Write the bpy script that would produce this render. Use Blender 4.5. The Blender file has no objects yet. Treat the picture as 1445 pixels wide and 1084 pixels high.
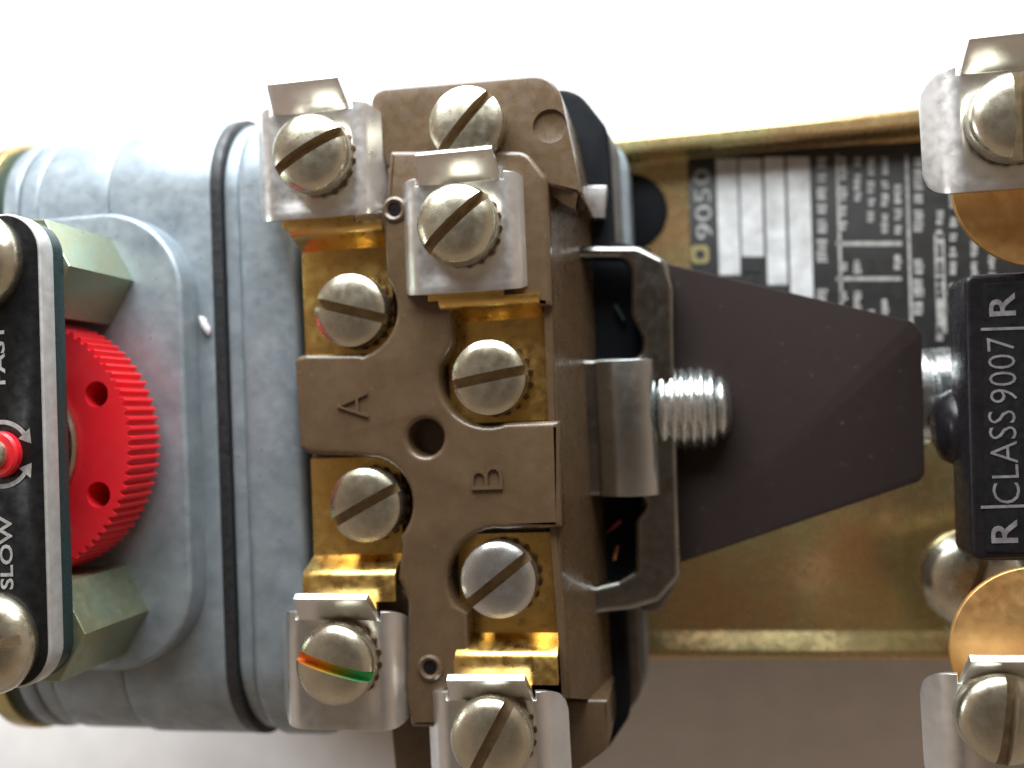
import bpy, bmesh, math, random
from mathutils import Vector, Matrix
random.seed(7)
C = bpy.context.scene.collection
SC = bpy.context.scene

# ------------------------------------------------------------------ camera
F, H = 1300.0, 13.0                      # focal length in photo pixels, height over the terminal face
nd = Vector((240.0, -33.0, -F)).normalized()        # straight down, seen by the camera
a = math.radians(2.5)
ex = Vector((math.cos(a), math.sin(a), 0)); ex = (ex - nd * ex.dot(nd)).normalized()
ez = -nd; ey = ez.cross(ex)
R = Matrix((ex, ey, ez))                 # rows = world axes in camera space -> camera to world
cam_d = bpy.data.cameras.new('camera'); cam = bpy.data.objects.new('camera', cam_d); C.objects.link(cam)
cam.matrix_world = Matrix.Translation((0, 0, H)) @ R.to_4x4()
cam_d.sensor_width = 36.0; cam_d.lens = F / 1445.0 * 36.0
cam_d.clip_start = 0.1; cam_d.clip_end = 200
cam_d.dof.use_dof = True; cam_d.dof.focus_distance = 12.4; cam_d.dof.aperture_fstop = 0.098
SC.camera = cam

def at(px, py, z):
    """point of the place at height z that the photograph shows at pixel (px, py)"""
    d = R @ Vector(((px - 722.5) / F, -(py - 542.0) / F, -1.0))
    t = (z - H) / d.z
    return Vector((d.x * t, d.y * t, z))

# ------------------------------------------------------------------ light
w = bpy.data.worlds.new('World'); SC.world = w; w.use_nodes = True
wn = w.node_tree; bg = wn.nodes['Background']; bg.inputs[1].default_value = 0.225
# the room: dim and brown overhead, paler towards the walls
g = wn.nodes.new('ShaderNodeTexCoord'); sx_ = wn.nodes.new('ShaderNodeSeparateXYZ'); cr_ = wn.nodes.new('ShaderNodeValToRGB')
wn.links.new(g.outputs['Generated'], sx_.inputs[0]); wn.links.new(sx_.outputs['Z'], cr_.inputs[0]); wn.links.new(cr_.outputs[0], bg.inputs[0])
cr_.color_ramp.elements[0].position = 0.0; cr_.color_ramp.elements[0].color = (1.0, 0.84, 0.70, 1)
cr_.color_ramp.elements[1].position = 1.0; cr_.color_ramp.elements[1].color = (0.24, 0.18, 0.135, 1)
e_ = cr_.color_ramp.elements.new(0.55); e_.color = (1.0, 0.74, 0.55, 1)
def area(name, loc, target, sx, sy, power, col):
    l = bpy.data.lights.new(name, 'AREA'); l.shape = 'RECTANGLE'; l.size = sx; l.size_y = sy; l.energy = power; l.color = col
    o = bpy.data.objects.new(name, l); C.objects.link(o); o.location = loc
    o.rotation_euler = (Vector(target) - Vector(loc)).to_track_quat('-Z', 'Y').to_euler()
    return o
area('window_light', (-3.2, 20.5, 6.0), (-1, 0, -1), 25, 17, 12800, (0.90, 0.96, 1.0))
area('left_fill_light', (-21, 1, 3.5), (-3, -2, -3), 6, 6, 1600, (0.95, 0.97, 1.0))  # added fill lamp from the left, whitens the lower-left tabletop
SC.view_settings.view_transform = 'Standard'; SC.view_settings.look = 'None'
SC.view_settings.exposure = 0.60; SC.view_settings.gamma = 1.0
SC.render.engine = 'CYCLES'

# ------------------------------------------------------------------ materials
def mat(name, col, metal=0.0, rough=0.5, col2=None, scale=3.0, bump=0.0, bscale=40.0, rvar=0.12, stretch=None, coat=0.0, ior=1.5, detail=6.0, lo=0.35, hi=0.65, spk=None):
    m = bpy.data.materials.new(name); m.use_nodes = True
    nt = m.node_tree; n = nt.nodes; b = n['Principled BSDF']
    b.inputs['Base Color'].default_value = (*col, 1); b.inputs['Metallic'].default_value = metal
    b.inputs['Roughness'].default_value = rough; b.inputs['Coat Weight'].default_value = coat; b.inputs['IOR'].default_value = ior
    tc = n.new('ShaderNodeTexCoord'); mp = n.new('ShaderNodeMapping'); nt.links.new(tc.outputs['Object'], mp.inputs[0])
    oi = n.new('ShaderNodeObjectInfo'); om = n.new('ShaderNodeMath'); om.operation = 'MULTIPLY'; om.inputs[1].default_value = 40.0
    nt.links.new(oi.outputs['Random'], om.inputs[0]); nt.links.new(om.outputs[0], mp.inputs['Location'])
    if stretch: mp.inputs['Scale'].default_value = stretch
    if col2:
        no = n.new('ShaderNodeTexNoise'); no.inputs['Scale'].default_value = scale; no.inputs['Detail'].default_value = detail; no.inputs['Roughness'].default_value = 0.6
        nt.links.new(mp.outputs[0], no.inputs['Vector'])
        cr = n.new('ShaderNodeValToRGB'); cr.color_ramp.elements[0].color = (*col, 1); cr.color_ramp.elements[1].color = (*col2, 1)
        cr.color_ramp.elements[0].position = lo; cr.color_ramp.elements[1].position = hi
        nt.links.new(no.outputs['Fac'], cr.inputs[0]); nt.links.new(cr.outputs[0], b.inputs['Base Color'])
    if spk:      # scattered specks of grime or scuffs: colour, scale, threshold
        ns = n.new('ShaderNodeTexNoise'); ns.inputs['Scale'].default_value = spk[1]; ns.inputs['Detail'].default_value = 3
        nt.links.new(mp.outputs[0], ns.inputs['Vector'])
        rs = n.new('ShaderNodeMapRange'); rs.inputs['From Min'].default_value = spk[2]; rs.inputs['From Max'].default_value = spk[2] + 0.04; rs.inputs['To Max'].default_value = spk[3]
        nt.links.new(ns.outputs['Fac'], rs.inputs['Value'])
        mx = n.new('ShaderNodeMix'); mx.data_type = 'RGBA'; mx.inputs['B'].default_value = (*spk[0], 1)
        lk = b.inputs['Base Color'].links
        mx.inputs['A'].default_value = (*col, 1)
        if lk: nt.links.new(lk[0].from_socket, mx.inputs['A'])
        nt.links.new(rs.outputs[0], mx.inputs['Factor']); nt.links.new(mx.outputs['Result'], b.inputs['Base Color'])
    if rvar:
        n2 = n.new('ShaderNodeTexNoise'); n2.inputs['Scale'].default_value = 7.0; n2.inputs['Detail'].default_value = 8
        nt.links.new(mp.outputs[0], n2.inputs['Vector'])
        mr = n.new('ShaderNodeMapRange'); mr.inputs['From Min'].default_value = 0.3; mr.inputs['From Max'].default_value = 0.7
        mr.inputs['To Min'].default_value = max(0.03, rough - rvar); mr.inputs['To Max'].default_value = min(1, rough + rvar)
        nt.links.new(n2.outputs['Fac'], mr.inputs['Value']); nt.links.new(mr.outputs[0], b.inputs['Roughness'])
    if bump:
        n3 = n.new('ShaderNodeTexNoise'); n3.inputs['Scale'].default_value = bscale; n3.inputs['Detail'].default_value = 5
        nt.links.new(mp.outputs[0], n3.inputs['Vector'])
        bu = n.new('ShaderNodeBump'); bu.inputs['Strength'].default_value = bump; bu.inputs['Distance'].default_value = 0.03
        nt.links.new(n3.outputs['Fac'], bu.inputs['Height']); nt.links.new(bu.outputs[0], b.inputs['Normal'])
    return m
M = {}
M['table'] = mat('white_table_paper', (0.80, 0.79, 0.78), 0, 0.8, (0.74, 0.73, 0.72), 1.5, 0.08, 18, rvar=0)
M['cast'] = mat('zinc_casting', (0.215, 0.255, 0.285), 0.40, 0.44, (0.34, 0.385, 0.415), 2.0, 0.16, 45, detail=10, lo=0.3, hi=0.7, spk=((0.07, 0.075, 0.08), 14, 0.70, 0.8))
M['gasket'] = mat('black_rubber', (0.012, 0.013, 0.016), 0, 0.45, (0.03, 0.03, 0.03), 12, 0.15, 30)
M['green_gasket'] = mat('dark_green_rubber', (0.015, 0.035, 0.022), 0, 0.5)
M['brown'] = mat('brown_phenolic', (0.100, 0.062, 0.032), 0, 0.30, (0.122, 0.078, 0.042), 2.2, 0.12, 70, coat=0.3, spk=((0.32, 0.24, 0.17), 16, 0.715, 0.6))
M['brass'] = mat('brass', (0.72, 0.46, 0.13), 1.0, 0.32, (0.80, 0.56, 0.20), 2.5, 0.02, 40)
M['tan_brass'] = mat('tarnished_brass', (0.62, 0.33, 0.11), 0.75, 0.45, (0.72, 0.44, 0.17), 2.2, 0.06, 50)
M['nickel'] = mat('nickel_plated_steel', (0.50, 0.455, 0.34), 0.96, 0.27, (0.70, 0.67, 0.54), 1.6, 0.02, 30, rvar=0.06)
M['steel_screw'] = mat('bright_zinc_steel', (0.58, 0.61, 0.61), 0.96, 0.26, (0.68, 0.70, 0.69), 2.5, 0.02, 30, rvar=0.06)
M['clip'] = mat('tinned_steel', (0.74, 0.73, 0.71), 0.93, 0.33, (0.82, 0.81, 0.80), 2.0, 0.03, 22, rvar=0.06, detail=2)
M['frame'] = mat('zinc_steel_frame', (0.46, 0.49, 0.49), 1.0, 0.22, (0.52, 0.55, 0.55), 3.0, 0.02, 30, rvar=0.05)
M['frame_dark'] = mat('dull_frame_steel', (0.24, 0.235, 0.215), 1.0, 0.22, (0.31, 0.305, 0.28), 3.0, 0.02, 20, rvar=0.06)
M['dull_steel'] = mat('dull_steel', (0.13, 0.12, 0.105), 0.6, 0.5, (0.18, 0.165, 0.15), 3.0, 0.05, 40)
M['washer'] = mat('dark_bronze_washer', (0.16, 0.10, 0.05), 1.0, 0.35)
M['red'] = mat('red_plastic', (0.78, 0.016, 0.026), 0, 0.36, (0.70, 0.02, 0.03), 3, rvar=0.08, bump=0.05, bscale=60, spk=((0.35, 0.02, 0.02), 12, 0.69, 0.6))
M['chromate'] = mat('yellow_chromate_steel', (0.60, 0.375, 0.175), 0.75, 0.25, (0.56, 0.51, 0.24), 0.55, 0.03, 60, detail=3, rvar=0.07)
M['standoff'] = mat('olive_chromate_standoff', (0.33, 0.32, 0.19), 0.8, 0.38, (0.29, 0.36, 0.27), 1.6, 0.05, 50)
M['black_face'] = mat('black_dial_paint', (0.008, 0.008, 0.009), 0, 0.35, (0.014, 0.014, 0.014), 9, ior=1.3)
M['black_plastic'] = mat('black_moulded_plastic', (0.010, 0.009, 0.011), 0, 0.28, (0.014, 0.012, 0.014), 4, 0.05, 60, ior=1.35)
M['alu'] = mat('aluminium_edge', (0.50, 0.49, 0.47), 0.5, 0.45, (0.62, 0.61, 0.6), 6)
M['dark_teal'] = mat('dark_teal_enamel', (0.018, 0.035, 0.036), 0, 0.32)
M['print'] = mat('grey_white_print', (0.44, 0.43, 0.41), 0, 0.6, (0.24, 0.235, 0.22), 9, rvar=0)
M['dim_print'] = mat('worn_grey_print', (0.13, 0.118, 0.13), 0, 0.6, (0.24, 0.22, 0.235), 8, rvar=0)
M['lever'] = mat('dark_brown_fibre_sheet', (0.026, 0.0180, 0.0165), 0, 0.62, (0.075, 0.06, 0.058), 7, 0.10, 90, ior=1.22, lo=0.66, hi=0.74)
M['white_panel'] = mat('white_label_panel', (0.42, 0.42, 0.41), 0, 0.5, (0.66, 0.66, 0.66), 2.5)
M['label_black'] = mat('label_black_ink', (0.022, 0.022, 0.022), 0, 0.45)
M['hole'] = mat('matt_black', (0.006, 0.007, 0.009), 0, 0.65, ior=1.2)
M['slot_shade'] = mat('brown_slot_shade', (0.26, 0.19, 0.11), 0.6, 0.42, (0.40, 0.31, 0.19), 6)  # shade inside the screw slots, painted in as a darker brown
m_ = mat('rainbow_chromate', (0.8, 0.5, 0.05), 0.6, 0.35, (0.25, 0.6, 0.25), 1.0, rvar=0)
M['rainbow'] = m_
_n = m_.node_tree; _g = _n.nodes.new('ShaderNodeSeparateXYZ'); _r = [q for q in _n.nodes if q.type == 'VALTORGB'][0]; _c = [q for q in _n.nodes if q.type == 'TEX_COORD'][0]
_q = _n.nodes.new('ShaderNodeMapRange'); _q.inputs['From Min'].default_value = -0.5; _q.inputs['From Max'].default_value = 0.5
_n.links.new(_c.outputs['Object'], _g.inputs[0]); _n.links.new(_g.outputs['X'], _q.inputs['Value']); _n.links.new(_q.outputs[0], _r.inputs[0])
_r.color_ramp.elements[0].color = (0.75, 0.22, 0.05, 1); _r.color_ramp.elements[1].color = (0.12, 0.55, 0.22, 1); _r.color_ramp.elements[0].position = 0.0; _r.color_ramp.elements[1].position = 0.85
_e = _r.color_ramp.elements.new(0.35); _e.color = (0.85, 0.52, 0.06, 1)
M['lint'] = mat('white_lint', (0.8, 0.74, 0.74), 0, 0.8, rvar=0)
M['gold_logo'] = mat('gold_print', (0.26, 0.22, 0.09), 0, 0.5)
M['pink'] = mat('pink_wire', (0.55, 0.10, 0.18), 0, 0.3)
M['copper'] = mat('copper_wire', (0.62, 0.25, 0.10), 1, 0.35)

# ------------------------------------------------------------------ mesh helpers
def arc_poly(pts, seg=7):
    """closed polygon of (x, y[, radius]) with rounded corners"""
    out = []; n = len(pts)
    for i in range(n):
        p = pts[i]; r = p[2] if len(p) > 2 else 0
        P = Vector(p[:2])
        if r <= 0: out.append(P); continue
        A = Vector(pts[i - 1][:2]) - P; B = Vector(pts[(i + 1) % n][:2]) - P
        la, lb = A.length, B.length; A.normalize(); B.normalize()
        ang = math.acos(max(-1, min(1, A.dot(B))))
        t = min(r / math.tan(ang / 2), la * 0.49, lb * 0.49); r2 = t * math.tan(ang / 2)
        ctr = P + (A + B).normalized() * (r2 / math.sin(ang / 2))
        s = P + A * t - ctr; e = P + B * t - ctr
        a0 = math.atan2(s.y, s.x); da = math.atan2(s.x * e.y - s.y * e.x, s.dot(e))
        for k in range(seg + 1):
            th = a0 + da * k / seg; out.append(ctr + Vector((math.cos(th), math.sin(th))) * r2)
    return out
def ppoly(pts, z, seg=7):
    """outline read off the photograph: (px, py[, radius in px]) at height z"""
    q = []
    for p in pts:
        v = at(p[0], p[1], z); q.append((v.x, v.y) + ((p[2] / 100.0 * (H - z) / H,) if len(p) > 2 else ()))
    return arc_poly(q, seg)
def circ(c, r, n=32, a0=0.0): return [Vector((c[0] + r * math.cos(a0 + 2 * math.pi * k / n), c[1] + r * math.sin(a0 + 2 * math.pi * k / n))) for k in range(n)]
def ev_mesh(ob):
    C.objects.link(ob); bpy.context.view_layer.update()
    me = bpy.data.meshes.new_from_object(ob.evaluated_get(bpy.context.evaluated_depsgraph_get()))
    d = ob.data; bpy.data.objects.remove(ob)
    return me
def slab(loops, z0, z1, bev=0.03, res=2):
    """prism over 2D loops (first outer, others holes) with rounded edges"""
    cu = bpy.data.curves.new('c', 'CURVE'); cu.dimensions = '2D'; cu.fill_mode = 'BOTH'
    for lp in loops:
        s = cu.splines.new('POLY'); s.points.add(len(lp) - 1); s.use_cyclic_u = True
        for p, v in zip(s.points, lp): p.co = (v[0], v[1], 0, 1)
    cu.extrude = max(0.0005, (z1 - z0) / 2 - bev); cu.bevel_depth = bev; cu.bevel_resolution = res; cu.offset = -bev
    me = ev_mesh(bpy.data.objects.new('c', cu)); bpy.data.curves.remove(cu)
    me.transform(Matrix.Translation((0, 0, (z0 + z1) / 2)))
    bm = bmesh.new(); bm.from_mesh(me); bmesh.ops.remove_doubles(bm, verts=bm.verts, dist=1e-4); bm.to_mesh(me); bm.free()
    return me
def along_x(me):          # prism built over (y, z) outline, extruded along x
    me.transform(Matrix(((0, 0, 1, 0), (1, 0, 0, 0), (0, 1, 0, 0), (0, 0, 0, 1)))); return me
def join(*mes):
    bm = bmesh.new()
    for m in mes: bm.from_mesh(m)
    me = bpy.data.meshes.new('m'); bm.to_mesh(me); bm.free(); return me
def from_bm(bm):
    bmesh.ops.recalc_face_normals(bm, faces=bm.faces); me = bpy.data.meshes.new('m'); bm.to_mesh(me); bm.free(); return me
def lathe(prof, n=40, cap=True):
    bm = bmesh.new(); rings = []
    for r, z in prof:
        if r < 1e-6: rings.append([bm.verts.new((0, 0, z))])
        else: rings.append([bm.verts.new((r * math.cos(2 * math.pi * k / n), r * math.sin(2 * math.pi * k / n), z)) for k in range(n)])
    for A, B in zip(rings, rings[1:]):
        for k in range(n):
            k2 = (k + 1) % n
            if len(A) == 1 and len(B) == 1: continue
            if len(A) == 1: bm.faces.new((A[0], B[k], B[k2]))
            elif len(B) == 1: bm.faces.new((A[k], B[0], A[k2]))
            else: bm.faces.new((A[k], B[k], B[k2], A[k2]))
    if cap and len(rings[0]) > 1: bm.faces.new(rings[0])
    if cap and len(rings[-1]) > 1: bm.faces.new(rings[-1])
    return from_bm(bm)
def box(x0, x1, y0, y1, z0, z1, bev=0.02):
    return slab([[(x0, y0), (x1, y0), (x1, y1), (x0, y1)]], z0, z1, bev, 1)
def loft(lo, hi):
    bm = bmesh.new(); A = [bm.verts.new(p) for p in lo]; B = [bm.verts.new(p) for p in hi]; n = len(A)
    for k in range(n): bm.faces.new((A[k], A[(k + 1) % n], B[(k + 1) % n], B[k]))
    bm.faces.new(A); bm.faces.new(B); return from_bm(bm)
def bool_cut(me, cut):
    o = bpy.data.objects.new('a', me); c = bpy.data.objects.new('b', cut); C.objects.link(c)
    md = o.modifiers.new('b', 'BOOLEAN'); md.object = c; md.operation = 'DIFFERENCE'; md.solver = 'EXACT'
    r = ev_mesh(o); bpy.data.objects.remove(c); return r
def wpos(o): return Vector(o['_w']) if o is not None else Vector((0, 0, 0))
def put(name, me, m, parent=None, loc=None, rz=0.0, smooth=35, label=None):
    """link a mesh as one object; world-space meshes get their pivot moved to their middle"""
    o = bpy.data.objects.new(name, me); me.name = name
    if loc is None:
        n = len(me.vertices); lo = Vector((min(v.co[i] for v in me.vertices) for i in range(3))); hi = Vector((max(v.co[i] for v in me.vertices) for i in range(3)))
        loc = (lo + hi) / 2; me.transform(Matrix.Translation(-loc))
    if not me.materials: me.materials.append(M[m])
    for p in me.polygons: p.use_smooth = abs(p.normal.z) < 0.9995
    me.set_sharp_from_angle(angle=math.radians(smooth))
    C.objects.link(o); o['_w'] = tuple(loc); o.parent = parent
    o.location = Vector(loc) - wpos(parent); o.rotation_euler = (0, 0, rz)
    if label: o['label'] = label
    return o
def again(src, parent, loc, rz=0.0, m=None):
    o = src.copy(); C.objects.link(o); o.parent = parent; o['_w'] = tuple(loc)
    o.location = Vector(loc) - wpos(parent); o.rotation_euler = (0, 0, rz)
    if m: o.material_slots[0].link = 'OBJECT'; o.material_slots[0].material = M[m]
    return o
def text_mesh(body, px, z, rz=90, w_px=None, h_px=None, ext=0.01, off=0.0, bev=0.0):
    """text reading upwards in the picture, scaled to w (along the line) x h (cap height) photo pixels, centred on px"""
    cu = bpy.data.curves.new('t', 'FONT'); cu.body = body; cu.size = 1; cu.extrude = 0.01; cu.offset = off; cu.resolution_u = 3
    me = ev_mesh(bpy.data.objects.new('t', cu)); bpy.data.curves.remove(cu)
    xs = [v.co.x for v in me.vertices]; ys = [v.co.y for v in me.vertices]
    k = (H - z) / H / 100
    sx = w_px * k / (max(xs) - min(xs)); sy = h_px * k / (max(ys) - min(ys))
    me.transform(Matrix.Translation((-(max(xs) + min(xs)) / 2, -(max(ys) + min(ys)) / 2, 0)))
    me.transform(Matrix.Diagonal((sx, sy, ext / 0.01, 1)))
    p = at(px[0], px[1], z)
    me.transform(Matrix.Translation(p) @ Matrix.Rotation(math.radians(rz), 4, 'Z'))
    return me

# ------------------------------------------------------------------ the setting
ZT = -6.4
me = box(-40, 40, -40, 40, ZT - 0.5, ZT, 0.01)
t = put('tabletop', me, 'table'); t['kind'] = 'structure'

# ------------------------------------------------------------------ the relay
relay = bpy.data.objects.new('timing_relay', None); C.objects.link(relay)
relay.location = (-2.0, 0, ZT); relay['_w'] = (-2.0, 0, ZT)
relay['label'] = 'pneumatic timing relay with grey cast housing, red knob and brown terminal block'
relay['category'] = 'relay'

# ---- yellow bracket channel
ZB = -4.35
x0 = -9.5; x1 = 8.0; fh = 0.62; zf = ZB + fh; th = 0.16
yti, yto = at(1000, 206, zf).y, at(1000, 180, zf).y
ybi, ybo = at(1100, 893, zf).y, at(1100, 926, zf).y
yb, yt = ybi, yti
yr = at(1100, 890, ZB).y
prof = arc_poly([(yr - 0.47, ZB - th, 0.22), (yto, ZB - th, 0.22), (yto, zf, 0.10), (yti, zf, 0.10), (yti, ZB, 0.10), (yr, ZB, 0.06), (yr - 0.30, ZB + 0.235, 0.06), (yr - 0.47, ZB + 0.235, 0.10)])
brk = put('mounting_bracket', along_x(slab([prof], x0, x1, 0.015, 1)), 'chromate', relay)
c = at(886, 300, ZB)
put('hole_disc', lathe([(0.0, 0.10), (0.5, 0.09), (0.70, 0.05), (0.74, 0.0)], 48), 'hole', brk, loc=c)  # black disc standing in for the round hole of the bracket

put('coil_housing', box(x0 + 1.0, x1 - 1.0, yb + 0.9, yt - 0.9, ZT, ZB - th - 0.003, 0.08), 'black_plastic', relay)

# ---- nameplate on the bracket floor
ZN = ZB + 0.03
npl = put('nameplate', slab([ppoly([(970, 216), (1500, 190), (1500, 520), (980, 520)], ZN)], ZB + 0.003, ZN, 0.005, 1), 'label_black', relay)
def prect(xa, xb, ya, yb_, z, dz=0.006):
    tl = at((xa), ya, z); p = ppoly([(xa, ya), (xb, ya), (xb + (yb_ - ya) * 0.03, yb_), (xa + (yb_ - ya) * 0.03, yb_)], z)
    return slab([p], z, z + dz, 0.0005, 0)
for xa, xb, ya, yb_ in ((1010, 1040, 224, 388), (1043, 1074, 224, 362), (1078, 1106, 222, 402), (1110, 1142, 222, 420)):
    put('white_panel', prect(xa, xb, ya, yb_, ZN), 'white_panel', npl)
put('black_mark', prect(1047, 1073, 368, 384, ZN + 0.01), 'label_black', npl)
put('class_number', text_mesh('9050', (992, 288), ZN, 90, 98, 22, 0.006), 'print', npl)
put('gold_mark', slab([ppoly([(975, 346, 6), (1000, 346, 6), (1001, 372, 6), (976, 372, 6)], ZN), ppoly([(981, 353, 5), (994, 353, 5), (995, 366, 5), (982, 366, 5)], ZN)], ZN, ZN + 0.006, 0.0005, 0), 'gold_logo', npl)
marks = []
for ci, xc in enumerate((1160, 1190, 1210, 1229, 1249, 1267, 1296, 1326, 1345, 1375, 1400)):
    y = 222.0
    while y < 470:
        ln = random.uniform(10, 34)
        if random.random() < 0.84 and not (1180 < xc < 1275 and (336 < y + ln and y < 352 or 386 < y + ln and y < 402)):
            wd = (13 if ci in (0, 6) else 9); yy = y
            while yy < y + ln - 3:                         # worn unreadable characters
                e = random.uniform(3.5, 6.5); marks.append(prect(xc - wd / 2 + random.uniform(-1, 1), xc + wd / 2 + random.uniform(-2, 1), yy, yy + e, ZN)); yy += e + random.uniform(1.2, 2.4)
        y += ln + random.uniform(4, 9)
for xa, xb, ya, yb_ in ((1180, 1272, 341, 347), (1180, 1272, 391, 396), (1277, 1281, 218, 480), (1179, 1183, 218, 480), (1318, 1332, 330, 470)):
    marks.append(prect(xa, xb, ya, yb_, ZN))
o = put('printed_text', join(*marks), 'print', npl); o['kind'] = 'stuff'

# ---- grey cast housing: layers stacked along x, each a rounded rectangle in y, z
ZH = -0.50
yT = at(200, 183, -1.5).y; yB = at(200, 1034, -1.5).y
def layer(name, xa, xb, m, inset=0.0, bev=0.05, r=1.5, top=0.0):
    p = arc_poly([(yB + inset, ZB + 0.02, 0.3), (yT - inset, ZB + 0.02, 0.3), (yT - inset, ZH - inset + top, r), (yB + inset, ZH - inset + top, r)], 24)
    return put(name, along_x(slab([p], xa, xb, bev, 3)), m, relay)
X = lambda px, py=300, z=ZH: at(px, py, z).x
layer('end_plate', X(-40), X(-16), 'chromate', -0.03, 0.02)
layer('end_gasket', X(-16), X(3), 'green_gasket', 0.02, 0.02)
layer('housing_layer', X(3), X(24), 'cast', 0.0, 0.06)
layer('housing_layer', X(24) + 0.015, X(51), 'cast', 0.03, 0.05)
layer('housing_layer', X(51) + 0.02, X(153), 'cast', 0.0, 0.05)
layer('housing_layer', X(153) + 0.025, X(299), 'cast', -0.035, 0.05)
layer('diaphragm_gasket', X(299), X(313), 'gasket', -0.045, 0.02, 1.52, 0.0)
layer('housing_layer', X(313), X(336), 'cast', 0.04, 0.07)
layer('rear_cover', X(334), X(416), 'cast', -0.03, 0.18, 1.5, 0.03)

# ---- boss that carries the knob
b0 = at(270, 297, ZH); b1 = at(292, 940, ZH)
xb1 = at(262, 500, -0.05).x
p = arc_poly([(X(-60), b1.y + 0.05, 0.2), (xb1, b1.y + 0.05, 1.35), (xb1, b0.y - 0.05, 1.35), (X(-60), b0.y - 0.05, 0.2)], 18)
put('housing_boss', slab([p], ZH - 0.5, 0.02, 0.08, 5), 'cast', relay)

# ---- adjusting knob
ZK = 0.95
kc = at(17, 631, ZK); kr = at(186, 631, ZK).x - kc.x
n = 84; rim = []
for k in range(n):
    for da, rr in ((0.0, 0.965), (0.25, 1.0), (0.5, 1.0), (0.75, 0.965)):
        th = 2 * math.pi * (k + da) / n; rim.append((kc.x + kr * rr * math.cos(th), kc.y + kr * rr * math.sin(th)))
holes = [circ((kc.x + kr * 0.81 * math.cos(math.radians(d)), kc.y + kr * 0.81 * math.sin(math.radians(d))), 0.19, 20) for d in (27, -28, 87, 147, 207, 267)]
knob = slab([rim] + holes, 0.2, ZK, 0.0, 0)
knob = join(knob, slab([circ(kc, kr * 0.94, 64)], 0.12, 0.45, 0.01, 1))
kn = put('adjusting_knob', knob, 'red', relay, smooth=30)
put('knob_washer', lathe([(1.10, 0.0), (1.10, 0.06), (1.06, 0.09), (0.3, 0.09), (0.3, 0.0)], 48), 'nickel', kn, loc=(kc.x, kc.y, ZK + 0.01))
put('knob_hub', lathe([(0.84, 0.0), (0.84, 0.28), (0.78, 0.33), (0.2, 0.33), (0.2, 0.0)], 48), 'red', kn, loc=(kc.x - 0.1, kc.y, ZK + 0.09))
put('knob_shaft', lathe([(0.3, 0), (0.3, 1.6), (0, 1.6)], 24), 'nickel', kn, loc=(kc.x, kc.y, -0.1))

# ---- standoffs and dial plate
ZP = 2.05
s1 = at(-27, 372, ZP); s2 = at(-6, 905, ZP)
for s in (s1, s2):
    put('standoff', slab([circ((s.x + 0.2, s.y), 0.78, 6, math.radians(-2))], -0.02, ZP - 0.5, 0.03, 2), 'standoff', relay, smooth=25)
dr0 = at(63, 345, ZP); dr1 = at(78, 930, ZP); yt_ = at(30, 299, ZP).y; yb_ = at(30, 972, ZP).y; dx = at(64, 640, ZP).x; xl = dx - 3.4
def dial_outline(i): return arc_poly([(xl + i, yb_ + i, 0.5), (dx - i, yb_ + i, 0.55 - i), (dx - i, yt_ - i, 0.55 - i), (xl + i, yt_ - i, 0.5)], 10)
dial = put('dial_plate', slab([dial_outline(0)], ZP - 0.28, ZP, 0.03, 2), 'alu', relay)
put('dial_backing', slab([dial_outline(0.02)], ZP - 0.52, ZP - 0.28, 0.03, 2), 'dark_teal', dial)
hc = at(4, 641, ZP)
put('dial_face', slab([dial_outline(0.035), circ(hc, 0.30, 32)], ZP - 0.01, ZP + 0.012, 0.002, 1), 'black_face', dial)
zt = ZP + 0.013
put('lettering', text_mesh('SLOW', (9, 780), zt, 90, 116, 23, 0.006, 0.016), 'print', dial)
put('lettering', text_mesh('FAST', (-2, 500), zt, 90, 97, 23, 0.006, 0.016), 'print', dial)
def arrow(sgn):
    # curved arrow round the shaft, head at its right end
    r0, r1 = 0.40, 0.46; out = []; inn = []
    for k in range(13):
        th = math.radians(sgn * (100 - 62 * k / 12)); out.append((hc.x + r1 * math.cos(th), hc.y + r1 * math.sin(th))); inn.append((hc.x + r0 * math.cos(th), hc.y + r0 * math.sin(th)))
    th = math.radians(sgn * 38); u = Vector((math.cos(th), math.sin(th))); tg = Vector((math.sin(th), -math.cos(th))) * sgn; ce = Vector((hc.x, hc.y)) + u * 0.43
    body = slab([out + inn[::-1]], zt, zt + 0.006, 0.0005, 0)
    head = slab([[ce + u * 0.11, ce + tg * 0.17, ce - u * 0.11]], zt, zt + 0.006, 0.0005, 0)
    put('arrow', body, 'print', dial); put('arrow_head', head, 'print', dial)
arrow(1); arrow(-1)
put('shaft_collar', lathe([(0.31, -0.3), (0.31, 0.10), (0.28, 0.13), (0.1, 0.13)], 40), 'red', dial, loc=(hc.x, hc.y, ZP))
put('shaft_tip', lathe([(0.20, 0), (0.20, 0.22), (0.17, 0.27), (0.08, 0.30), (0, 0.31)], 32), 'nickel', dial, loc=(hc.x - 0.02, hc.y, ZP))
dome = []
for k in range(10):
    th = math.pi / 2 * k / 9; dome.append((0.68 * math.cos(th) , 0.10 + 0.36 * math.sin(th)))
dome = [(0.66, 0.0), (0.68, 0.05)] + dome
dome_me = bool_cut(lathe(dome, 48), box(-1, 1, -0.075, 0.075, 0.26, 0.8, 0.005))
ds = put('dial_screw', dome_me, 'nickel', dial, loc=(s1.x, s1.y, ZP + 0.012), rz=math.radians(75), smooth=40)
again(ds, dial, (s2.x, s2.y, ZP + 0.012), rz=math.radians(8))

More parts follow.
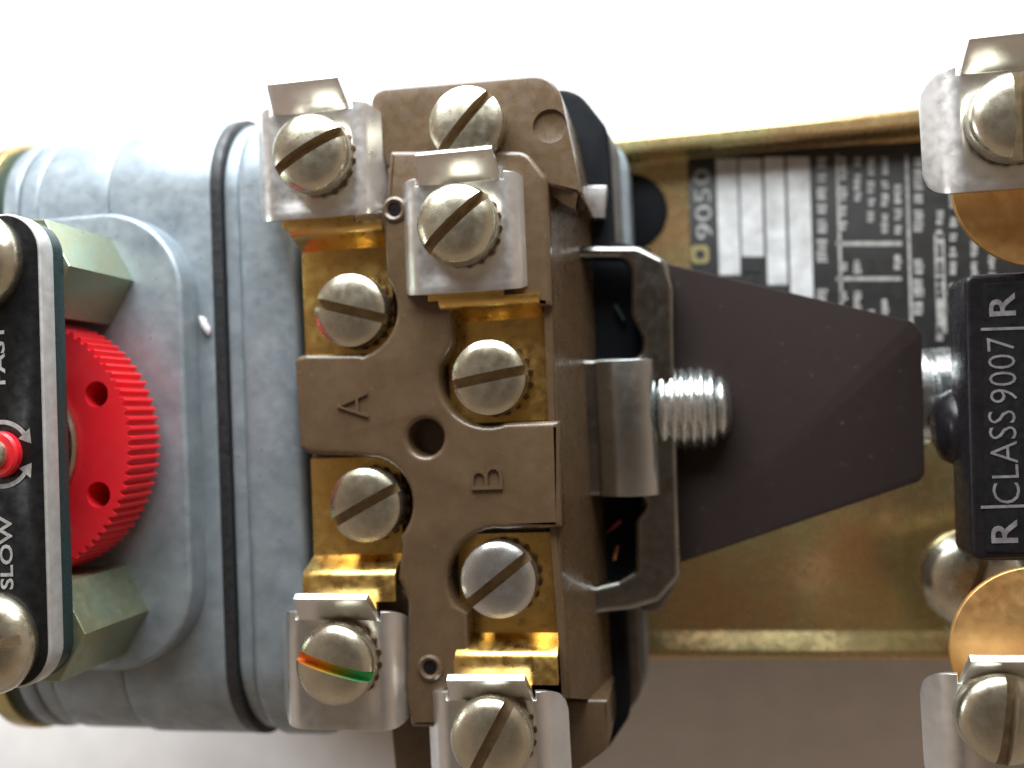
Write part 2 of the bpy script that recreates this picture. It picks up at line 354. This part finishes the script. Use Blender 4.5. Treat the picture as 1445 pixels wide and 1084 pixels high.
# ---- brown terminal block
def quadpx(l): return [at(*q) for q in l]
ZBk = -2.2
body_hi = quadpx([(425, 312, -0.5), (769, 262, -0.28), (803, 930, -0.28), (446, 856, -0.5)])
body_lo = quadpx([(425 + 60, 312 + 20, ZBk), (832, 270, ZBk), (862, 930, ZBk), (446 + 56, 830, ZBk)])
for v in body_hi: v.z = -0.5
body_hi[1].z = body_hi[2].z = -0.30
body_hi[0].z = body_hi[3].z = -0.5
body = loft(body_lo, [body_hi[0], body_hi[1], body_hi[2], body_hi[3]])
# slanting right wall, ridge and floor: floor sheet sits level at -0.5
floor_px = [(428, 310, 8), (768, 252, 5), (802, 950, 5), (450, 862, 8)]
core = slab([ppoly([(428, 315, 8), (752, 262, 5), (784, 940, 5), (448, 856, 8)], -0.5)], ZBk, -0.5, 0.03)
# right side wall with its slope
L = [(769, 240), (779, 440), (786, 600), (787, 740), (796, 850), (805, 985)]
wall_hi = [at(x, y, -0.12) for x, y in L]; wall_lo = [at(x, y, ZBk) for x, y in ((831, 262), (838, 440), (845, 590), (851, 700), (857, 830), (866, 990))]
bm = bmesh.new()
for (h0, h1, l0, l1) in zip(wall_hi, wall_hi[1:], wall_lo, wall_lo[1:]): pass
A = [bm.verts.new(p) for p in wall_hi]; B = [bm.verts.new(p) for p in wall_lo]
Ai = [bm.verts.new(p + Vector((-0.12, 0, 0))) for p in wall_hi]; Bi = [bm.verts.new(p + Vector((-0.9, 0, 0))) for p in wall_lo]
for i in range(len(L) - 1):
    bm.faces.new((A[i], A[i + 1], B[i + 1], B[i])); bm.faces.new((Ai[i], Ai[i + 1], A[i + 1], A[i])); bm.faces.new((Ai[i + 1], Ai[i], Bi[i], Bi[i + 1])); bm.faces.new((B[i], B[i + 1], Bi[i + 1], Bi[i]))
bm.faces.new((A[0], B[0], Bi[0], Ai[0])); bm.faces.new((A[-1], Ai[-1], Bi[-1], B[-1]))
ed = [e for e in bm.edges if (e.verts[0] in A and e.verts[1] in A)]
bmesh.ops.bevel(bm, geom=ed, offset=0.035, segments=2, affect='EDGES')
wall = from_bm(bm)
fl_top = slab([ppoly([(518, 126, 22), (785, 103, 44), (822, 275, 3), (770, 262, 3), (735, 236, 20), (545, 236, 3)], -0.12)], ZBk, -0.12, 0.05, 3)
bm = bmesh.new()
A = [bm.verts.new(at(x, y, -0.13)) for x, y in ((738, 226), (764, 233), (792, 250), (815, 274))]
Bm = [bm.verts.new(at(x, y, -0.24)) for x, y in ((746, 250), (770, 268), (796, 288), (812, 296))]
B = [bm.verts.new(at(x, y, -0.62)) for x, y in ((752, 270), (774, 284), (798, 297), (816, 303))]
for P, Q in ((A, Bm), (Bm, B)):
    for i in range(3): bm.faces.new((P[i], P[i + 1], Q[i + 1], Q[i]))
bk = [bm.verts.new(v.co + Vector((0, 0.35, -0.2))) for v in B]
for i in range(3): bm.faces.new((B[i], B[i + 1], bk[i + 1], bk[i]))
scoop = from_bm(bm)
mk = at(776, 178, -0.12)
ring = slab([circ(mk, 0.25, 40)], -0.17, 0.2, 0.004, 1)
fl_top = bool_cut(fl_top, ring)
fl_bot = slab([ppoly([(548, 1000, 3), (575, 985, 3), (800, 988, 3), (858, 988, 3), (862, 1055, 30), (760, 1130, 40), (560, 1120, 30)], -0.9)], ZBk, -0.9, 0.05, 3)
mk2 = at(832, 1000, -0.12)
# raised face with the four pockets left open
def lobe(cx, cy, r, a0, a1, n=10): return [(cx + r * math.cos(math.radians(a0 + (a1 - a0) * k / n)), cy + r * math.sin(math.radians(a0 + (a1 - a0) * k / n))) for k in range(n + 1)]
face = [(549, 212, 6), (742, 212, 30), (772, 250, 20), (779, 432, 3), (636, 432, 6)]
face += [(638, 486)] + lobe(688, 533, 69, 205, 75, 12)[1:] + [(712, 597), (789, 594, 4), (793, 745, 4), (712, 748)]
face += lobe(702, 818, 71, 278, 150, 12) + [(660, 866), (661, 955, 4), (640, 985, 8), (640, 1028, 6), (580, 1028, 6), (572, 985)]
face += [(574, 850), (560, 818, 4), (566, 768)] + lobe(513, 712, 68, 42, -72, 12) + [(500, 644, 3), (436, 641, 8), (422, 634, 8), (414, 504, 10), (432, 500, 3), (505, 500)]
face += lobe(490, 436, 69, 72, -38, 10) + [(541, 330, 3)]
hole_px = (600, 620)
fl = ppoly(face, 0.0, 5)
hc0 = at(600, 618, 0)
fmesh = slab([fl, circ(hc0, 0.27, 40)], -0.62, 0.0, 0.085, 4)
blk = put('terminal_block', join(core, wall, fl_top, fl_bot, scoop), 'brown', relay, smooth=40)
rf = put('raised_face', fmesh, 'brown', blk, smooth=40)
put('centre_hole', lathe([(0.0, -0.60), (0.25, -0.60), (0.262, -0.3), (0.262, -0.15)], 36, False), 'brown', blk, loc=(hc0.x, hc0.y, 0))
put('letter', text_mesh('A', (498, 572), 0.002, 90, 38, 48, 0.035, -0.018), 'brown', blk)
put('letter', text_mesh('B', (687, 674), 0.002, 90, 34, 46, 0.035, -0.018), 'brown', blk)
for px in ((607, 942), (557, 296)):
    c = at(px[0], px[1], 0.0)
    put('eyelet', lathe([(0.19, -0.3), (0.19, 0.02), (0.15, 0.045), (0.11, 0.02), (0.09, -0.3)], 32), 'brown', blk, loc=c)
    put('eyelet_bore', lathe([(0.0, 0.004), (0.095, 0.004), (0.095, -0.1)], 24), 'black_plastic', blk, loc=c)

# ---- screws
def head(r, h, slot_w=0.085, slot_d=0.16, crown=0.12):
    prof = [(r * 0.94, 0.0), (r, 0.05), (r, h - crown - 0.06), (r * 0.975, h - crown)]
    for k in range(1, 9):
        th = math.pi / 2 * k / 8; prof.append((r * 0.93 * math.cos(th), h - crown + crown * math.sin(th) if k < 8 else h))
    me = bool_cut(lathe(prof, 56), box(-1, 1, -slot_w, slot_w, h - slot_d, h + 1, 0.004))
    me.materials.clear(); me.materials.append(M['nickel']); me.materials.append(M['slot_shade'])
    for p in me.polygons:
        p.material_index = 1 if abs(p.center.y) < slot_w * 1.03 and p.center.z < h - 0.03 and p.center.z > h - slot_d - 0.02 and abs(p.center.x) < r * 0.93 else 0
        p.use_smooth = True
    me.set_sharp_from_angle(angle=math.radians(38))
    return me
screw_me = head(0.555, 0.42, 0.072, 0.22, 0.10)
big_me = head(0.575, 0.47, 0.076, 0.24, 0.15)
starred = []
for k in range(18):
    for da, rr in ((0, 0.52), (0.3, 0.568), (0.6, 0.568), (0.7, 0.52)):
        th = 2 * math.pi * (k + da) / 18; starred.append((rr * math.cos(th), rr * math.sin(th)))
star_me = slab([starred, circ((0, 0), 0.3, 24)], 0, 0.055, 0.008, 1)
first = {}
def screw(px, z, deg, parent, me=None, m=None, slot=None, wash=True, name='terminal_screw', dz=0.0):
    me = me or screw_me; c = at(px[0], px[1], z + 0.4); c.z = z
    key = (name, me.name)
    o = bpy.data.objects.new(name, me)
    if not me.materials:
        me.materials.append(M['nickel'])
        for p in me.polygons: p.use_smooth = True
        me.set_sharp_from_angle(angle=math.radians(38))
    C.objects.link(o); o.parent = parent; o['_w'] = tuple(c); o.location = c - wpos(parent); o.rotation_euler = (random.uniform(-.02, .02), random.uniform(-.02, .02), math.radians(deg))
    if m: o.material_slots[0].link = 'OBJECT'; o.material_slots[0].material = M[m]
    if slot: o['label'] = 'screw with an orange to green sheen along its slot'
    if m: o['label'] = 'brighter silver screw'
    if slot: o.material_slots[1].link = 'OBJECT'; o.material_slots[1].material = M[slot]
    if wash:
        if not star_me.materials: star_me.materials.append(M['washer'])
        s = bpy.data.objects.new('star_washer', star_me); C.objects.link(s); s.parent = parent; s.location = c + Vector((0.03, 0.0, -0.06)) - wpos(parent); s.rotation_euler = (0, 0, random.random())
    return o

# ---- brass terminals: a strip bent in steps along y
def steps(ya, yb, yc, zl, zh, sgn):
    """flat at zl from ya to yb, S bend up to zh, flat on to yc (sgn = direction in y)"""
    q = [(ya, zl), (yb, zl)]
    for k in range(1, 8):
        t_ = k / 8; q.append((yb + sgn * 0.26 * t_, zl + (zh - zl) * (3 * t_ * t_ - 2 * t_ ** 3)))
    return q + [(yb + sgn * 0.26, zh), (yc, zh)]
def Y(py, px=500, z=0): return at(px, py, z).y
zl, zh = -0.40, 0.06
def brass_terminal(xa, xb, ya, yb, yc, sgn, xc):
    st = steps(ya, yb, yb + sgn * (0.62 if sgn < 0 else 0.30), zl, zh, sgn)
    def strip(x0, x1, path, th=0.085):
        pts = [Vector(p) for p in path]; up = []; dn = []
        for i, p in enumerate(pts):
            d = (pts[min(i + 1, len(pts) - 1)] - pts[max(i - 1, 0)]).normalized(); nrm = Vector((-d.y, d.x))
            if nrm.y < 0: nrm = -nrm
            up.append(p + nrm * th / 2); dn.append(p - nrm * th / 2)
        return along_x(slab([up + dn[::-1]], x0, x1, 0.012, 1))
    put('brass_terminal', join(strip(xa, xb, st), strip(xc - 0.56, xc + 0.57, [(yb + sgn * 0.28, zh - 0.003), (yc, zh - 0.003)])), 'brass', blk, smooth=30)
brass_terminal(at(430, 430, zl).x, at(556, 430, zl).x, Y(501, 490, zl), Y(352, 490, zl), Y(180, 450, zh), 1, at(440, 224, 0.22).x)
brass_terminal(at(634, 520, zl).x, at(772, 520, zl).x, Y(596, 700, zl), Y(452, 700, zl), Y(290, 660, zh), 1, at(650, 326, 0.22).x)
brass_terminal(at(442, 720, zl).x, at(568, 720, zl).x, Y(645, 510, zl), Y(782, 500, zl), Y(980, 480, zh), -1, at(478, 944, 0.22).x)
brass_terminal(at(650, 850, zl).x, at(790, 850, zl).x, Y(752, 710, zl), Y(892, 710, zl), Y(1090, 700, zh), -1, at(696, 1060, 0.22).x)
for px, deg, m in (((490, 437), -16, None), ((688, 533), 9, None), ((512, 714), 27, None), ((701, 821), 37, 'steel_screw')):
    screw(px, -0.28, deg, blk, m=m)
screw((655, 172), -0.12, 47, blk, name='mounting_screw')

# ---- wire clips: dished saddle with drooping sides and a turned-up tab
def clip_mesh():
    # cross section over x: flat middle, then each side bends down steeply
    sec = [(-0.60 + 1.2 * k / 12, 0.0, 0.0) for k in range(13)]
    side = []
    x, z, ang = 0.60, 0.0, 0.0
    for k in range(12):
        ang = min(math.radians(56), ang + math.radians(9)); x += 0.053 * math.cos(ang); z -= 0.053 * math.sin(ang); side.append((x, z, (k + 1) / 12))
    sec = [(-a, b, c) for a, b, c in side[::-1]] + sec + side
    y0, y1, yl = -0.88, 0.70, 0.82
    ys = [y0 + (y1 - y0) * k / 14 for k in range(15)]; ext = [0.73, 0.76, 0.79, 0.82]
    tab = [(0.76, 0.035), (0.82, 0.08), (0.88, 0.13), (0.94, 0.185), (1.00, 0.24), (1.06, 0.29)]
    bm = bmesh.new(); cols = []
    for (x, z, f) in sec:
        cut = 0.34 * (1 - math.sqrt(max(0, 1 - max(0, (f - 0.25) / 0.75) ** 2))) + 0.03 * f
        lo, hi = y0 + cut, yl - cut; col = []
        for y in ys + (ext if f > 0 else []):
            mid = max(0.0, 1 - (abs(x) / 0.62) ** 4)
            dish = -0.07 * mid * max(0, 1 - (y / 0.80) ** 4)
            col.append(bm.verts.new((x, lo + (y - y0) / (yl - y0) * (hi - lo), z + dish)))
        if f == 0:
            for (ty, tz) in tab: col.append(bm.verts.new((x * (0.99 - 0.25 * tz), ty, tz)))
        cols.append((col, f))
    for (A, fa), (B, fb) in zip(cols, cols[1:]):
        m_ = 15 if (fa == 0) != (fb == 0) else len(A)
        for j in range(m_ - 1): bm.faces.new((A[j], B[j], B[j + 1], A[j + 1]))
    bmesh.ops.recalc_face_normals(bm, faces=bm.faces)
    if sum(f.normal.z for f in bm.faces) < 0: bmesh.ops.reverse_faces(bm, faces=bm.faces)
    me = bpy.data.meshes.new('clip'); bm.to_mesh(me); bm.free()
    o = bpy.data.objects.new('c', me); s = o.modifiers.new('s', 'SOLIDIFY'); s.thickness = 0.11; s.offset = -1
    v = o.modifiers.new('v', 'BEVEL'); v.width = 0.035; v.segments = 3; v.limit_method = 'ANGLE'
    return ev_mesh(o)
clip_me = clip_mesh()
def clip(px, z, parent, rz=0.0, mirror=False):
    c = at(px[0], px[1], z)
    if not clip_me.materials:
        clip_me.materials.append(M['clip'])
        for p in clip_me.polygons: p.use_smooth = True
        clip_me.set_sharp_from_angle(angle=math.radians(50))
    o = bpy.data.objects.new('wire_clip', clip_me); C.objects.link(o); o.parent = parent; o['_w'] = tuple(c); o.location = c - wpos(parent); o.rotation_euler = (0, 0, rz)
    return o
ZC = 0.22
for cp, sp, deg, m in (((440, 224), (432, 212), 27, None), ((650, 326), (641, 313), 40, None), ((478, 944), (468, 942), -16, 'rainbow'), ((696, 1060), (690, 1048), 60, None)):
    clip(cp, ZC, blk, math.radians(random.uniform(-1, 1))); screw(sp, ZC + 0.02, deg, blk, me=big_me, slot=m)

# ---- dark body layers behind the block, steel frame, lever, stud
def layer_z(name, pts, z0, z1, m, bev=0.05): return put(name, slab([ppoly(pts, z1)], z0, z1, bev, 2), m, relay)
layer_z('switch_body', [(560, 150, 30), (812, 122, 50), (858, 180, 40), (866, 340), (918, 350), (924, 845), (884, 860), (890, 1010, 40), (850, 1070, 50), (600, 1075, 30)], -2.75, -2.205, 'hole', 0.08)
layer_z('switch_base', [(560, 170, 30), (830, 150, 50), (872, 205, 40), (906, 980, 40), (860, 1040, 50), (600, 1040, 30)], -3.1, -2.752, 'dull_steel', 0.05)
layer_z('switch_mounting_plate', [(560, 180, 30), (840, 165, 40), (886, 225, 40), (914, 960, 40), (880, 1010, 50), (600, 1030, 30)], -4.3, -3.12, 'cast', 0.05)
put('spring_tab', slab([ppoly([(829, 262), (856, 262), (852, 306), (833, 306)], -1.9)], -2.2, -1.9, 0.02), 'clip', relay)
ZF = -1.55
fr_out = ppoly([(700, 346, 5), (900, 346, 30), (940, 366, 18), (951, 405, 10), (961, 815, 20), (930, 850, 24), (890, 862, 20), (700, 885, 5)], ZF)
w1 = ppoly([(760, 362, 5), (880, 364, 18), (889, 382, 8), (889, 445, 10), (906, 478, 8), (904, 504, 14), (760, 507, 5)], ZF)
w2 = ppoly([(760, 703, 5), (904, 701, 12), (910, 714, 8), (896, 735, 8), (896, 806, 8), (872, 820, 8), (760, 848, 5)], ZF)
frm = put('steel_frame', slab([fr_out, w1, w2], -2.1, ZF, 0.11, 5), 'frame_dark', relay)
xa, xb_ = at(842, 600, ZF).x, at(928, 600, ZF).x
prof = [((xa + xb_) / 2 + (xb_ - xa) / 2 * math.cos(math.pi * k / 24), 0.27 * math.sin(math.pi * k / 24) - 0.03) for k in range(25)] + [(xa, -0.3), (xb_, -0.3)]
me = slab([prof], at(880, 699, ZF).y, at(880, 509, ZF).y, 0.01, 1)
me.transform(Matrix(((1, 0, 0, 0), (0, 0, 1, 0), (0, 1, 0, ZF + 0.02), (0, 0, 0, 1)))); me.flip_normals()
put('frame_bridge', me, 'frame', frm, smooth=50)
put('frame_side', slab([ppoly([(905, 364, 20), (934, 366, 15), (943, 400, 8), (952, 830, 20), (930, 866, 20), (905, 862, 5)], -2.05)], -3.9, -2.05, 0.06, 3), 'dull_steel', frm)
for pts, m in (([(868, 742), (856, 752), (876, 735)], 'pink'), ([(872, 770), (866, 790)], 'copper'), ([(868, 430), (880, 452)], 'green_gasket')):
    bm = bmesh.new()
    cu = bpy.data.curves.new('w', 'CURVE'); cu.dimensions = '3D'; sp = cu.splines.new('POLY'); sp.points.add(len(pts) - 1); cu.bevel_depth = 0.035
    for q, p in zip(sp.points, pts): q.co = (*at(p[0], p[1], -2.1), 1)
    bm.free(); put('coil_wire', ev_mesh(bpy.data.objects.new('w', cu)), m, relay)
ZL = -2.02
put('lever_plate', slab([ppoly([(925, 368, 3), (1286, 453, 8), (1301, 472, 8), (1305, 670, 8), (1296, 680, 8), (925, 806, 3)], ZL)], ZL - 0.14, ZL, 0.02, 2), 'lever', relay)
# stud, axis along x
prof = []; rr = 0.66; x = 0.0
for k in range(7):
    f = rr if k < 5 else rr - (0.05 if k == 5 else 0.16)
    prof += [(f - 0.06, x), (f, x + 0.055), (f, x + 0.095), (f - 0.06, x + 0.15)]; x += 0.15
for k in range(1, 7):
    th = math.pi / 2 * k / 6; prof.append(((rr - 0.24) * math.cos(th) if k < 6 else 0, x + 0.10 * math.sin(th)))
stud = lathe(prof, 48); stud.transform(Matrix.Rotation(math.radians(90), 4, 'Y'))
sc = at(940, 579, -1.75); put('threaded_stud', stud, 'steel_screw', relay, loc=(sc.x - 0.12, sc.y, -2.0), smooth=50)

# ---- black switch on the right
ZS = -0.75
sw = put('limit_switch', slab([ppoly([(1362, 388, 12), (1700, 368, 12), (1715, 792, 14), (1372, 792, 14)], ZS)], -1.6, ZS, 0.07, 3), 'black_plastic', relay)
put('switch_label', slab([ppoly([(1386, 400, 4), (1690, 385, 4), (1700, 780, 4), (1390, 780, 4)], ZS)], ZS - 0.01, ZS + 0.012, 0.003, 1), 'black_face', sw)
zt = ZS + 0.013
put('lettering', text_mesh('CLASS', (1417, 645), zt, 90, 121, 33, 0.006, -0.012), 'dim_print', sw)
put('lettering', text_mesh('9007', (1414, 522), zt, 90, 86, 33, 0.006, -0.012), 'dim_print', sw)
put('lettering', text_mesh('R', (1414, 430), zt, 90, 30, 32, 0.006, 0.012), 'dim_print', sw)
put('lettering', text_mesh('R', (1417, 750), zt, 90, 30, 32, 0.006, 0.012), 'dim_print', sw)
for y in (465, 716):
    put('label_bar', slab([ppoly([(1384, y - 2), (1480, y - 5), (1480, y - 1), (1384, y + 2)], zt)], zt, zt + 0.006, 0.0005, 0), 'dim_print', sw)
# plunger collar and boot between lever and switch, axis x
def xl(prof, px, py, z, name, m, parent):
    me = lathe(prof, 40); me.transform(Matrix.Rotation(math.radians(90), 4, 'Y')); c = at(px, py, z); return put(name, me, m, parent, loc=(c.x, c.y, -2.92 if 'collar' in name else c.z), smooth=40)
xl([(0.78, 0.0), (0.84, 0.03), (0.84, 0.22), (0.80, 0.26), (0.74, 0.27), (0.74, 0.34), (0.80, 0.36), (0.80, 0.7), (0, 0.7)], 1296, 562, -2.1, 'plunger_collar', 'steel_screw', sw)
xl([(0.30, -0.02), (0.48, 0.06), (0.56, 0.2), (0.56, 0.6)], 1322, 604, -1.75, 'plunger_boot', 'black_plastic', sw)
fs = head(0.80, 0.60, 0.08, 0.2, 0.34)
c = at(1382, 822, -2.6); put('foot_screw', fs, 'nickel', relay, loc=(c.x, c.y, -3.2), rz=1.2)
ft = slab([ppoly([(1310, 770, 25), (1420, 740, 20), (1500, 740), (1500, 930), (1350, 930, 30)], -3.22)], -3.6, -3.22, 0.1, 3)
put('switch_foot', ft, 'standoff', relay)
# brass terminals and clips of that switch
def disc_term(px, py, r, z):
    c = at(px, py, z); put('round_brass_terminal', slab([circ(c, r, 64)], z - 0.10, z, 0.02, 2), 'tan_brass', sw)
disc_term(1470, 258, 1.15, -0.62); disc_term(1470, 922, 1.16, -0.62)
clip((1428, 172), ZC - 0.3, sw); screw((1440, 158), ZC - 0.28, 88, sw, me=big_me)
clip((1432, 1042), ZC - 0.3, sw); screw((1424, 1022), ZC - 0.28, 80, sw, me=big_me)

# ---- lint on the housing
bm = bmesh.new(); bmesh.ops.create_icosphere(bm, subdivisions=3, radius=1)
for v in bm.verts:
    v.co = Vector((v.co.x * 0.055, v.co.y * 0.15, v.co.z * 0.05)) * (1 + 0.25 * math.sin(9 * v.co.x + 3) * math.cos(7 * v.co.y))
c = at(289, 459, ZH + 0.08)
ln = put('lint_speck', from_bm(bm), 'lint', None, loc=c, rz=math.radians(25))
ln['label'] = 'tiny white lint speck on the grey housing beside the black gasket'; ln['category'] = 'lint'
for o in bpy.data.objects:
    if '_w' in o: del o['_w']
